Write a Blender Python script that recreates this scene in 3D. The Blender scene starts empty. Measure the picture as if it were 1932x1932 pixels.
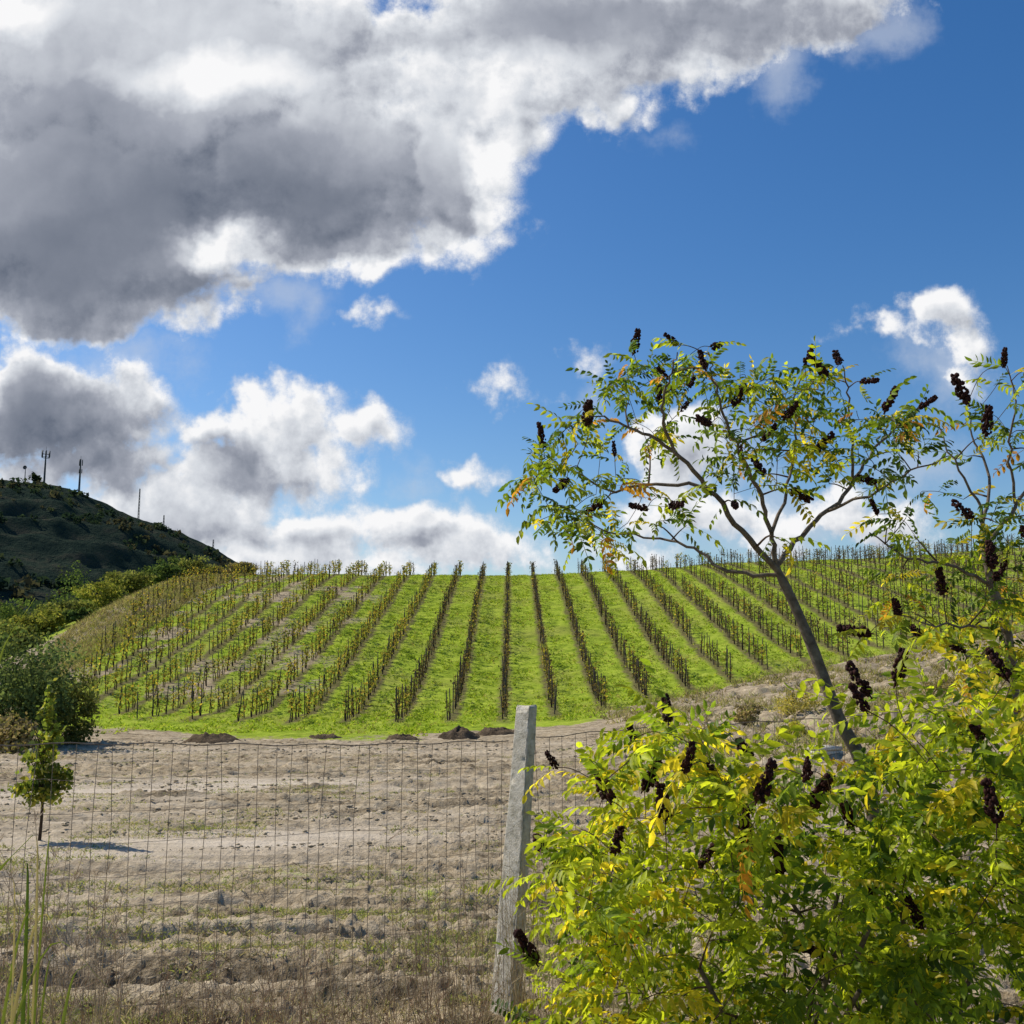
import bpy, math, random
import numpy as np
from mathutils import Vector
rng = np.random.default_rng(7); random.seed(7)
C = bpy.context.scene.collection
R = math.radians
CAM = np.array([0, 0, 2.0]); PITCH = R(8.08)
fw = np.array([0, math.cos(PITCH), math.sin(PITCH)]); upv = np.array([0, -math.sin(PITCH), math.cos(PITCH)]); rt = np.array([1.0, 0, 0])
def at(px, py, d):
    r = fw + rt*(px-966)/1932 + upv*(966-py)/1932
    return CAM + r*(d/r[1])

# ------------------------------------------------------------------ helpers
def build(name, V, F, mat, root=None, origin=None, col=None, smooth=False, kind=None, label=None, cat=None, group=None):
    V = np.asarray(V, np.float32).reshape(-1, 3).copy(); F = np.asarray(F, np.int32)
    if origin is None: origin = np.array(root.location) if root is not None else np.zeros(3)
    V -= np.asarray(origin, np.float32)
    me = bpy.data.meshes.new(name); n, k = F.shape
    me.vertices.add(len(V)); me.vertices.foreach_set('co', V.ravel())
    me.loops.add(n*k); me.loops.foreach_set('vertex_index', F.ravel())
    me.polygons.add(n); me.polygons.foreach_set('loop_start', np.arange(0, n*k, k, dtype=np.int32))
    if smooth: me.polygons.foreach_set('use_smooth', np.ones(n, bool))
    me.update(calc_edges=True); me.validate()
    if col is not None:
        a = me.color_attributes.new('col', 'FLOAT_COLOR', 'POINT')
        c = np.ones((len(V), 4), np.float32); c[:, :col.shape[1]] = col
        a.data.foreach_set('color', c.ravel())
    me.materials.append(mat)
    o = bpy.data.objects.new(name, me); C.objects.link(o)
    if root is not None: o.parent = root
    else: o.location = origin
    tag(o, label, cat, group, kind)
    return o
def tag(o, label=None, cat=None, group=None, kind=None):
    if label: o['label'] = label
    if cat: o['category'] = cat
    if group: o['group'] = group
    if kind: o['kind'] = kind
def thing(name, label, cat, loc, group=None):
    o = bpy.data.objects.new(name, None); C.objects.link(o); o.location = [float(a) for a in loc]
    o.empty_display_size = .1
    tag(o, label, cat, group); return o
class Acc:
    def __init__(s): s.V = []; s.F = []; s.C = []; s.n = 0
    def add(s, V, F, c=None):
        s.V.append(V); s.F.append(np.asarray(F)+s.n); s.n += len(V)
        if c is not None: s.C.append(np.broadcast_to(np.asarray(c, float), (len(V), 3)))
    def get(s): return np.concatenate(s.V), np.concatenate(s.F)
    def build(s, name, mat, root=None, **k):
        V, F = s.get()
        return build(name, V, F, mat, root, col=(np.concatenate(s.C) if s.C else None), **k)
def tube(P, rad, n=6):
    P = np.asarray(P, float); m = len(P); rad = np.broadcast_to(np.asarray(rad, float), (m,))
    T = np.gradient(P, axis=0); T /= np.linalg.norm(T, axis=1)[:, None]+1e-9
    ref = np.array([0, 0, 1.0]) if abs(T[:, 2]).mean() < .8 else np.array([1.0, 0, 0])
    A = np.cross(T, ref); A /= np.linalg.norm(A, axis=1)[:, None]+1e-9
    B = np.cross(T, A)
    th = np.arange(n)/n*2*math.pi
    V = P[:, None]+rad[:, None, None]*(np.cos(th)[None, :, None]*A[:, None]+np.sin(th)[None, :, None]*B[:, None])
    i = np.arange(m-1)[:, None]*n; j = np.arange(n)[None]; j2 = (j+1) % n
    F = np.stack([i+j, i+j2, i+n+j2, i+n+j], -1).reshape(-1, 4)
    return V.reshape(-1, 3), F
def smoothpath(P, k=4):
    P = np.asarray(P, float)
    if len(P) < 3: return P
    out = []
    E = np.vstack([2*P[0]-P[1], P, 2*P[-1]-P[-2]])
    for i in range(1, len(E)-2):
        for t in np.arange(k)/k:
            p0, p1, p2, p3 = E[i-1], E[i], E[i+1], E[i+2]
            out.append(.5*((2*p1)+(-p0+p2)*t+(2*p0-5*p1+4*p2-p3)*t*t+(-p0+3*p1-3*p2+p3)*t**3))
    out.append(P[-1]); return np.array(out)
def box(c, s, rz=0):
    s = np.array(s)/2
    V = np.array([[x, y, z] for x in (-1, 1) for y in (-1, 1) for z in (-1, 1)], float)*s
    c_, s_ = math.cos(rz), math.sin(rz)
    V = np.stack([V[:, 0]*c_-V[:, 1]*s_, V[:, 0]*s_+V[:, 1]*c_, V[:, 2]], 1)+np.array(c)
    F = np.array([[0, 1, 3, 2], [4, 6, 7, 5], [0, 4, 5, 1], [2, 3, 7, 6], [0, 2, 6, 4], [1, 5, 7, 3]])
    return V, F
TAB = np.random.default_rng(3).random((256, 256))
def vn(x, y):
    xi = np.floor(x).astype(int); yi = np.floor(y).astype(int); fx = x-xi; fy = y-yi
    fx = fx*fx*(3-2*fx); fy = fy*fy*(3-2*fy)
    a = TAB[xi & 255, yi & 255]; b = TAB[(xi+1) & 255, yi & 255]; c = TAB[xi & 255, (yi+1) & 255]; d = TAB[(xi+1) & 255, (yi+1) & 255]
    return (a*(1-fx)+b*fx)*(1-fy)+(c*(1-fx)+d*fx)*fy
def fbm(x, y, o=4, r=.5):
    s = 0; a = 1; t = 0
    for i in range(o):
        s = s+a*vn(x*2**i+17.3*i, y*2**i+5.1*i); t += a; a *= r
    return s/t
def sst(a, b, x):
    t = np.clip((x-a)/(b-a), 0, 1); return t*t*(3-2*t)
# ------------------------------------------------------------------ terrain
_g = np.arange(-60, 420, .5)
_p = np.interp(_g, [-60, 0, 4, 6, 15, 27, 40, 46, 55, 65, 75, 95, 103, 110, 125, 160, 400],
               [.35, .35, .1, 0, -.25, -.7, -1.15, -1.2, -.75, 1.2, 3.5, 8.6, 10.2, 10.7, 9, 0, -8])
_k = np.exp(-.5*(np.arange(-8, 9)*.5/2.0)**2); _k /= _k.sum()
_s = np.convolve(np.pad(_p, 8, mode='edge'), _k, 'valid')
_p = np.where(_g > 10, _s, _p)
def near_edge(x): return np.interp(x, [-34, -31, -28, -25, -18, -10, 0, 5, 14, 20, 40, 60], [96, 84, 70, 59, 50, 48, 49, 52, 58, 60, 65, 69])
def Z(x, d):
    x = np.asarray(x, float); d = np.asarray(d, float)
    z = np.interp(d, _g, _p)
    cR = np.interp(d, [0, 8, 30, 60, 103, 200, 400], [0, 0, .10, .10, .055, .03, 0])
    sp = np.where(x > 12, x-1, np.log1p(np.exp(np.clip((x-1)*1.2, -30, 30)))/1.2)
    z = z+cR*np.minimum(sp, 90)
    fall = np.clip(-33-x, 0, 25)*.42*sst(55, 72, d)*(1-sst(130, 200, d))
    z = z-fall
    z = z+(fbm(x*.09+3, d*.09, 3)-.5)*.8*sst(30, 60, d)*(1-sst(160, 300, d))
    bank = sst(3, 7, x)*sst(20, 27, d)*(1-sst(-3, 0, d-near_edge(x)))
    z = z+bank*((fbm(x*.35+7, d*.5+2, 4)-.49)*.9)
    return z
def Zf(x, d): return float(Z(np.array([x]), np.array([d]))[0])

# ------------------------------------------------------------------ materials
def nodes(name):
    m = bpy.data.materials.new(name); m.use_nodes = True; nt = m.node_tree; nt.nodes.clear()
    return m, nt
class G:
    def __init__(s, nt): s.nt = nt
    def n(s, t, **k):
        nd = s.nt.nodes.new(t)
        for a, b in k.items(): setattr(nd, a, b)
        return nd
    def l(s, a, b): s.nt.links.new(a, b)
    def put(s, sock, v):
        if isinstance(v, bpy.types.NodeSocket): s.l(v, sock)
        else: sock.default_value = v
    def m(s, op, a, b=0.0, c=0.0, clamp=False):
        nd = s.n('ShaderNodeMath', operation=op, use_clamp=clamp)
        s.put(nd.inputs[0], a); s.put(nd.inputs[1], b); s.put(nd.inputs[2], c); return nd.outputs[0]
    def vm(s, op, a, b=(0, 0, 0), sc=None, c=None):
        nd = s.n('ShaderNodeVectorMath', operation=op); s.put(nd.inputs[0], a)
        s.put(nd.inputs[1], b)
        if c is not None: s.put(nd.inputs[2], c)
        if sc is not None: s.put(nd.inputs[3], sc)
        return nd.outputs[1] if op in ('DOT_PRODUCT', 'LENGTH') else nd.outputs[0]
    def noise(s, vec, scale, det=4, rough=.5, out=0, dim='3D'):
        nd = s.n('ShaderNodeTexNoise', noise_dimensions=dim)
        s.put(nd.inputs['Vector'], vec); nd.inputs['Scale'].default_value = scale; nd.inputs['Detail'].default_value = det; nd.inputs['Roughness'].default_value = rough
        return nd.outputs[out]
    def ramp(s, f, a, b, interp='SMOOTHSTEP', lo=0., hi=1.):
        nd = s.n('ShaderNodeMapRange', interpolation_type=interp)
        s.put(nd.inputs[0], f); nd.inputs[1].default_value = a; nd.inputs[2].default_value = b; nd.inputs[3].default_value = lo; nd.inputs[4].default_value = hi
        return nd.outputs[0]
    def mix(s, f, a, b, mode='MIX'):
        nd = s.n('ShaderNodeMix', data_type='RGBA', blend_type=mode)
        s.put(nd.inputs[0], f)
        s.put(nd.inputs[6], a if isinstance(a, bpy.types.NodeSocket) else (*a, 1)); s.put(nd.inputs[7], b if isinstance(b, bpy.types.NodeSocket) else (*b, 1))
        return nd.outputs[2]
    def cr(s, f, stops):
        nd = s.n('ShaderNodeValToRGB'); s.l(f, nd.inputs[0]); e = nd.color_ramp.elements
        while len(e) < len(stops): e.new(.5)
        for el, (p, c) in zip(e, stops): el.position = p; el.color = (*c, 1)
        return nd.outputs[0]
def simple(name, c1, c2, scale=8, rough=.85, bump=.4, bd=.02, det=6, c3=None, spec=.2):
    m, nt = nodes(name); g = G(nt)
    tc = g.n('ShaderNodeTexCoord').outputs['Object']
    f = g.noise(tc, scale, det, .65)
    st = [(.3, c1), (.7, c2)] if c3 is None else [(.25, c1), (.5, c2), (.75, c3)]
    col = g.cr(f, st)
    if spec > 0:
        p = g.n('ShaderNodeBsdfPrincipled'); g.l(col, p.inputs['Base Color']); p.inputs['Roughness'].default_value = rough
        p.inputs['Specular IOR Level'].default_value = spec
    else:
        p = g.n('ShaderNodeBsdfDiffuse'); g.l(col, p.inputs['Color'])
    if bump > 0:
        b = g.n('ShaderNodeBump'); b.inputs['Strength'].default_value = bump; b.inputs['Distance'].default_value = bd
        g.l(g.noise(tc, scale*4, 4, .7), b.inputs['Height']); g.l(b.outputs[0], p.inputs['Normal'])
    o = g.n('ShaderNodeOutputMaterial'); g.l(p.outputs[0], o.inputs[0]); return m
def leafmat(name, trans=.45, tmul=1.7, spec=.35, rough=.45, nz=True):
    m, nt = nodes(name); g = G(nt)
    a2 = g.n('ShaderNodeAttribute', attribute_name='col').outputs['Color']
    if nz:
        n = g.noise(g.n('ShaderNodeTexCoord').outputs['Object'], 70, 2, .6)
        a2 = g.mix(1.0, a2, g.cr(n, [(.3, (.72, .78, .7)), (.7, (1.15, 1.12, 1.1))]), 'MULTIPLY')
    if spec > 0:
        p = g.n('ShaderNodeBsdfPrincipled'); g.l(a2, p.inputs['Base Color']); p.inputs['Roughness'].default_value = rough; p.inputs['Specular IOR Level'].default_value = spec
    else:
        p = g.n('ShaderNodeBsdfDiffuse'); g.l(a2, p.inputs['Color'])
    t = g.n('ShaderNodeBsdfTranslucent'); g.l(g.mix(1.0, a2, (tmul, tmul, tmul*.6), 'MULTIPLY'), t.inputs[0])
    mx = g.n('ShaderNodeMixShader'); mx.inputs[0].default_value = trans; g.l(p.outputs[0], mx.inputs[1]); g.l(t.outputs[0], mx.inputs[2])
    o = g.n('ShaderNodeOutputMaterial'); g.l(mx.outputs[0], o.inputs[0]); return m
M = {}
M['leaf'] = leafmat('sumac_leaves', .5, 2.0, .22, .5)
M['farleaf'] = leafmat('distant_foliage', .35, 1.7, 0, nz=False)
M['grass'] = leafmat('grass_blades', .4, 1.5, 0, nz=False)
M['dry'] = leafmat('dry_stems', .2, 1.2, 0, nz=False)
M['bark'] = simple('smooth_grey_bark', (.075, .055, .04), (.22, .18, .14), 25, .8, .5, .006)
M['twig'] = simple('twig_bark', (.05, .032, .022), (.13, .08, .05), 30, .8, 0, .003)
M['seed'] = simple('dark_seed_heads', (.012, .005, .004), (.055, .016, .013), 60, .9, 0, .004, 3)
M['wood'] = simple('weathered_stake', (.05, .042, .034), (.14, .12, .10), 10, .9, 0, .01, 3, spec=0)
M['vinebark'] = simple('vine_bark', (.04, .027, .018), (.10, .07, .045), 20, .95, 0, .01, 3, spec=0)
M['concrete'] = simple('old_concrete', (.26, .235, .17), (.54, .50, .41), 26, .95, 1.0, .006, 9, (.72, .68, .59), .1)
M['wire'] = simple('rusty_wire', (.12, .09, .07), (.24, .20, .16), 30, .6, 0, .001, 2)
M['steel'] = simple('mast_steel', (.05, .055, .06), (.10, .105, .11), 1, .6, 0, .01, 2)
M['clod'] = simple('soil_clods', (.16, .13, .085), (.34, .28, .19), 3, .95, .8, .02, 5, (.50, .42, .30), 0)
M['mound'] = simple('dark_soil', (.06, .045, .03), (.20, .15, .10), 4, .95, 1, .08, 6, None, 0)

def ground_mat():
    m, nt = nodes('ground_surface'); g = G(nt)
    P = g.n('ShaderNodeTexCoord').outputs['Object']
    att = g.n('ShaderNodeAttribute', attribute_name='col').outputs['Color']
    sp = g.n('ShaderNodeSeparateColor'); g.l(att, sp.inputs[0]); grass, pale, vine = sp.outputs
    sx = g.n('ShaderNodeSeparateXYZ'); g.l(P, sx.inputs[0]); X = sx.outputs[0]
    n2 = g.noise(P, 4, 7, .72); n3 = g.noise(P, 24, 4, .7)
    st = g.vm('MULTIPLY', P, (.30, 2.8, 1)); n4 = g.noise(st, 1.0, 6, .7)
    soil = g.cr(g.m('ADD', g.m('MULTIPLY', n2, .45), g.m('MULTIPLY', n4, .55)), [(.40, (.10, .076, .045)), (.46, (.27, .21, .132)), (.515, (.38, .305, .20)), (.62, (.55, .46, .325))])
    soil = g.mix(g.m('MULTIPLY', g.ramp(n3, .4, .65), .35), soil, (.56, .47, .34))
    palec = g.cr(n4, [(.35, (.48, .40, .29)), (.65, (.66, .57, .45))])
    soil = g.mix(pale, soil, palec)
    gn = g.noise(P, 1.3, 6, .7); gn2 = g.noise(P, .22, 3, .5)
    gcol = g.cr(gn, [(.3, (.11, .16, .02)), (.48, (.27, .36, .035)), (.66, (.41, .48, .065))])
    gcol = g.mix(g.ramp(gn2, .45, .7, hi=.45), gcol, (.30, .28, .08))
    wob = g.m('MULTIPLY', g.m('SUBTRACT', gn, .5), 1.1)
    ph = g.m('PINGPONG', g.m('ADD', g.m('ADD', X, .4+250), wob), 1.25)
    band = g.m('SUBTRACT', 1.0, g.ramp(ph, .12, .5))
    rowc = g.cr(n2, [(.35, (.07, .055, .03)), (.65, (.20, .165, .085))])
    gv = g.mix(g.m('MULTIPLY', band, .9), gcol, rowc)
    gcol = g.mix(vine, gcol, gv)
    gmask = g.ramp(g.m('ADD', grass, g.m('MULTIPLY', g.m('SUBTRACT', n2, .5), 1.2)), .38, .62)
    col = g.mix(gmask, soil, gcol)
    p = g.n('ShaderNodeBsdfDiffuse'); g.l(col, p.inputs['Color'])
    b = g.n('ShaderNodeBump'); b.inputs['Strength'].default_value = 1; b.inputs['Distance'].default_value = .09
    g.l(g.m('ADD', g.m('ADD', g.m('MULTIPLY', n2, .6), g.m('MULTIPLY', n3, .3)), g.m('MULTIPLY', n4, .6)), b.inputs['Height']); g.l(b.outputs[0], p.inputs['Normal'])
    o = g.n('ShaderNodeOutputMaterial'); g.l(p.outputs[0], o.inputs[0]); return m
M['ground'] = ground_mat()

# ------------------------------------------------------------------ ground sheet
dv = [-60, -30, -15, -8, -4, -1, 1, 2, 2.6]; d = 3.0
while d < 130: dv.append(d); d *= 1.0050
while d < 7000: dv.append(d); d *= 1.07
dv = np.array(dv)
uu = np.linspace(-.62, .62, 600); ext = np.array([.66, .72, .8, .9, 1.05, 1.25, 1.6, 2.2, 3.2])
uu = np.concatenate([-ext[::-1], uu, ext])
D, U = np.meshgrid(dv, uu, indexing='ij')
X = U*(np.maximum(D, 2)+4)
H = Z(X, D)
NE = near_edge(X)
fieldm = (1-sst(36, 46, D))
bankm = sst(3, 7, X)*sst(20, 27, D)*(1-sst(-2, 0, D-NE))
track = np.exp(-((D-(12.0+.16*(X+6)+.02*(X+6)**2))/1.5)**2)*sst(0, -3, X)+np.exp(-((D-(19+.35*(X+6)))/2.4)**2)*sst(1, -5, X)+.4*np.exp(-((D-33)/2)**2)*sst(0, -6, X)
pale = sst(.52, .66, fbm(X*.16+40, D*.42+11, 4))
pale = np.clip(pale*.25+track*1.0*sst(.25, .5, fbm(X*.5, D*1.2, 3)), 0, 1)*fieldm
def mzone(x, d): return (fbm(x*.5, d*2.2, 4)-.5)*.20
mic = mzone(X, D)+(.5-np.abs(fbm(X*.7+5, D*4.2, 3)-.5)*4)*.055
rut = np.abs(fbm(X*.20+9, D*1.2, 3)-.5); rut = -np.clip(.05-rut, 0, 1)*2.8
cl = np.clip(fbm(X*13, D*16, 3)-.48, 0, 1)*.15
cl2 = np.clip(fbm(X*4, D*5+7, 3)-.5, 0, 1)*.25*sst(12, 22, D)
fi = (fbm(X*24, D*24, 2)-.5)*.025
rough = 1-.9*np.clip(pale, 0, 1)
H = H+fieldm*(mic*rough+rut*rough+(cl+cl2)*rough+fi*(D < 24))
H = H+(1-fieldm)*(fbm(X*1.1, D*1.1, 4)-.5)*.22*(D < 200)
H = H+bankm*((fbm(X*1.6, D*1.9, 4)-.5)*.45+np.clip(fbm(X*4, D*4, 3)-.5, 0, 1)*.3)
nz = fbm(X*.12+5, D*.12+8, 4)
vine = sst(-1.5, 1.0, D-NE)*(1-sst(112, 118, D))*sst(-32.5, -30, X)
gr = sst(-7, -2, D-NE+(nz-.5)*12)*np.where(X > 7, sst(-2.5, 0, D-NE), 1)
gr = gr*.90
left = sst(-4, -20, X)
gr = gr-left*.46*sst(.36, .58, fbm(X*.3, D*.3+20, 3))*sst(53, 60, D)
gr = gr-.16*sst(.5, .62, fbm(X*.5, D*.3+20, 3))*sst(53, 60, D)
gr = gr-sst(18, 40, X)*.18
strip = np.exp(-((D-41)/2.6)**2)*sst(3, -3, X)*.60*sst(.40, .60, nz)
gr = np.maximum(gr, strip)
gr = np.maximum(gr, np.exp(-((D-50)/7)**2)*np.exp(-((X+22)/6)**2)*.9)
gr = np.where((X < -21) & (D > 47), np.maximum(gr, .20+.42*sst(.38, .6, fbm(X*.35, D*.2+20, 4))), gr)
gr = gr-.28*sst(-29.5, -31.5, X)*sst(-35, -33.5, X)*(D > 50)
weed = np.exp(-((D-9.5)/4.5)**2)*sst(.44, .62, fbm(X*.8, D*1.5+3, 4))*.34*sst(3, 0, X)
gr = np.maximum(gr, weed)
gr = np.where(D > 118, .75, gr)
gr = np.where(X < -35, np.maximum(gr, .62), gr)
gr = np.where(bankm > .3, .34*sst(.45, .6, fbm(X*.6, D*.6, 3)), gr)
colr = np.stack([np.clip(gr, 0, 1), np.clip(pale, 0, 1), np.clip(vine, 0, 1)], -1).reshape(-1, 3)
nr, nc = D.shape
idx = np.arange(nr*nc).reshape(nr, nc)
Fq = np.stack([idx[:-1, :-1], idx[:-1, 1:], idx[1:, 1:], idx[1:, :-1]], -1).reshape(-1, 4)
build('ground', np.stack([X, D, H], -1).reshape(-1, 3), Fq, M['ground'], col=colr, smooth=True, kind='structure', label='bare tilled soil field rising into a green vineyard slope', cat='ground')

# ------------------------------------------------------------------ distant hill
HP = np.array([(-900, 860), (-400, 885), (0, 908), (80, 914), (150, 926), (200, 947), (260, 976), (340, 1001), (370, 1015), (400, 1030), (430, 1048), (480, 1082), (600, 1135), (900, 1200)], float)
hx = np.array([at(a, b, 400)[0] for a, b in HP]); hz = np.array([at(a, b, 400)[2] for a, b in HP])
def HZ(x, d):
    r = np.interp(x, hx, hz)
    s = np.clip((d-150)/250, 0, 1); s = s*s*(3-2*s)*.55+s*.45
    z = -4+(r+4)*s
    z = np.where(d > 400, r-(d-400)*.12-(d-400)**2*.0004, z)
    n = (fbm(x*.02, d*.02, 5)-.5)*14+(np.abs(fbm(x*.05+9, d*.03, 4)-.5))*-10
    ter = (np.abs(((z/9.0) % 1)-.5)-.25)*6.0
    return z+(n+ter)*np.clip(s*1.3, 0, 1)*np.where(d > 360, .2, 1)
gx = np.linspace(-650, 0, 330); gd = np.linspace(140, 640, 260)
GD, GX = np.meshgrid(gd, gx, indexing='ij')
HH = HZ(GX, GD)+(fbm(GX*.25, GD*.25, 3)-.5)*2.0
idx = np.arange(HH.size).reshape(HH.shape)
Fq = np.stack([idx[:-1, :-1], idx[:-1, 1:], idx[1:, 1:], idx[1:, :-1]], -1).reshape(-1, 4)
M['hill'] = simple('cloud_shaded_hillside', (.014, .028, .024), (.032, .046, .034), .12, .95, 1, 2.0, 10, (.075, .068, .05), 0)  # cloud shade and bluish haze are painted into these dark base colours
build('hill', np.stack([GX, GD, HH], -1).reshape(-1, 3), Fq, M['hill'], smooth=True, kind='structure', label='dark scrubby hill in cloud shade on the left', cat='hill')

# ------------------------------------------------------------------ foliage helpers
def unit(v): return v/(np.linalg.norm(v, axis=-1, keepdims=True)+1e-9)
def leaflet(L, w):
    V = np.array([[0, 0, 0], [0, .38*L, -.03*L], [0, L, -.16*L], [-.48*w, .30*L, .10*w], [-.38*w, .68*L, .03*w], [.48*w, .30*L, .10*w], [.38*w, .68*L, .03*w]])
    F = np.array([[0, 1, 3], [1, 4, 3], [1, 2, 4], [0, 5, 1], [1, 5, 6], [1, 6, 2]])
    return V, F
def compound(r):
    a = Acc(); cc = []
    n = r.integers(4, 7); Ln = .16+.07*r.random(); droop = .2+.9*r.random(); cv = (r.random()-.5)*.3
    def P(t): return np.array([cv*t*t*Ln, t*Ln*(1-.12*droop*t), -droop*t*t*Ln*.7])
    def T(t): return unit(P(t+.01)-P(t-.01))
    ts = np.linspace(.22, .88, n)
    def put(t, side, L, w):
        y0 = T(t); ang = side*(.95+.25*r.random())
        y = np.array([math.sin(ang), math.cos(ang)*y0[1], math.cos(ang)*y0[2]-.25-.9*r.random()*droop]); y = unit(y)
        z = np.array([0, 0, 1.0])+r.normal(0, .4, 3); x = unit(np.cross(y, z)); z = np.cross(x, y)
        V, F = leaflet(L, w); V = V[:, :1]*x+V[:, 1:2]*y+V[:, 2:]*z+P(t)
        a.add(V, F); cc.append(np.full(7, (r.random()-.5)*.6))
    for t in ts:
        L = (.044+.015*r.random())*(1-.25*abs(t-.55)); w = L*(.39+.09*r.random())
        put(t, -1, L, w); put(t, 1, L*(.9+.15*r.random()), w)
    put(1., 0, .050, .022)
    R_ = np.array([P(t) for t in np.linspace(0, 1, 4)]); Vr = np.concatenate([R_+[-.0014, 0, 0], R_+[.0014, 0, 0]])
    Fr = []
    for i in range(3): Fr += [[i, i+1, i+4], [i+1, i+5, i+4]]
    a.add(Vr, np.array(Fr)); cc.append(np.full(8, -.1))
    V, F = a.get(); return V, F, np.concatenate(cc)
COMP = [compound(np.random.default_rng(50+i)) for i in range(20)]
def inst(T, pos, yd, sc, col, upn=.45, seed=0):
    r = np.random.default_rng(seed)
    pos = np.asarray(pos); yd = unit(np.asarray(yd)); n = len(pos); which = r.integers(0, len(T), n)
    a = Acc()
    z0 = np.array([0, 0, 1.0])+r.normal(0, upn, (n, 3))
    x = unit(np.cross(yd, z0)); z = np.cross(x, yd)
    for k, (TV, TF, TC) in enumerate(T):
        s = which == k; m = int(s.sum())
        if not m: continue
        V = (TV[None, :, :1]*x[s][:, None]+TV[None, :, 1:2]*yd[s][:, None]+TV[None, :, 2:]*z[s][:, None])*sc[s][:, None, None]+pos[s][:, None]
        c = col[s][:, None]*(1+TC[None, :, None])
        F = (TF[None]+(np.arange(m)*len(TV))[:, None, None]).reshape(-1, 3)
        a.V.append(V.reshape(-1, 3)); a.F.append(F+a.n); a.n += m*len(TV); a.C.append(c.reshape(-1, 3))
    return a
PAL = np.array([(.065, .11, .015), (.16, .22, .018), (.34, .38, .024), (.54, .44, .03), (.46, .22, .03)])
def pick(pr, n, r):
    i = r.choice(5, n, p=np.array(pr)/sum(pr)); c = PAL[i].copy()
    return c*(.7+.5*r.random((n, 1)))
ICO = (unit(np.array([[-1, 1.618, 0], [1, 1.618, 0], [-1, -1.618, 0], [1, -1.618, 0], [0, -1, 1.618], [0, 1, 1.618], [0, -1, -1.618], [0, 1, -1.618], [1.618, 0, -1], [1.618, 0, 1], [-1.618, 0, -1], [-1.618, 0, 1]])),
       np.array([[0, 11, 5], [0, 5, 1], [0, 1, 7], [0, 7, 10], [0, 10, 11], [1, 5, 9], [5, 11, 4], [11, 10, 2], [10, 7, 6], [7, 1, 8], [3, 9, 4], [3, 4, 2], [3, 2, 6], [3, 6, 8], [3, 8, 9], [4, 9, 5], [2, 4, 11], [6, 2, 10], [8, 6, 7], [9, 8, 1]]))
def cluster_proto(seed):
    r = np.random.default_rng(seed); a = Acc(); bend = r.normal(0, .015, 2)
    P = [[0, 0, -.02], [bend[0]*.5, bend[1]*.5, .06], [bend[0], bend[1], .13]]; V, F = tube(P, [.003, .006, .002], 5)
    F = np.concatenate([F[:, [0, 1, 2]], F[:, [0, 2, 3]]]); a.add(V, F)
    for i in range(100):
        h = r.random(); rad = (.021*math.sin(min(1, h*1.6+.25)*math.pi*.62)+.002)*(1-h*.5)*(.5+.8*r.random())
        th = r.random()*6.28; p = np.array([math.cos(th)*rad+bend[0]*h, math.sin(th)*rad+bend[1]*h, h*.13])
        a.add(ICO[0]*(.004+.005*r.random())*np.array([1, 1, 1.3])+p, ICO[1])
    return a.get()
SEEDM = []
for i in range(6):
    V, F = cluster_proto(20+i); o = build('seed_cluster', V, F, M['seed']); SEEDM.append(o.data); bpy.data.objects.remove(o)

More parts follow.
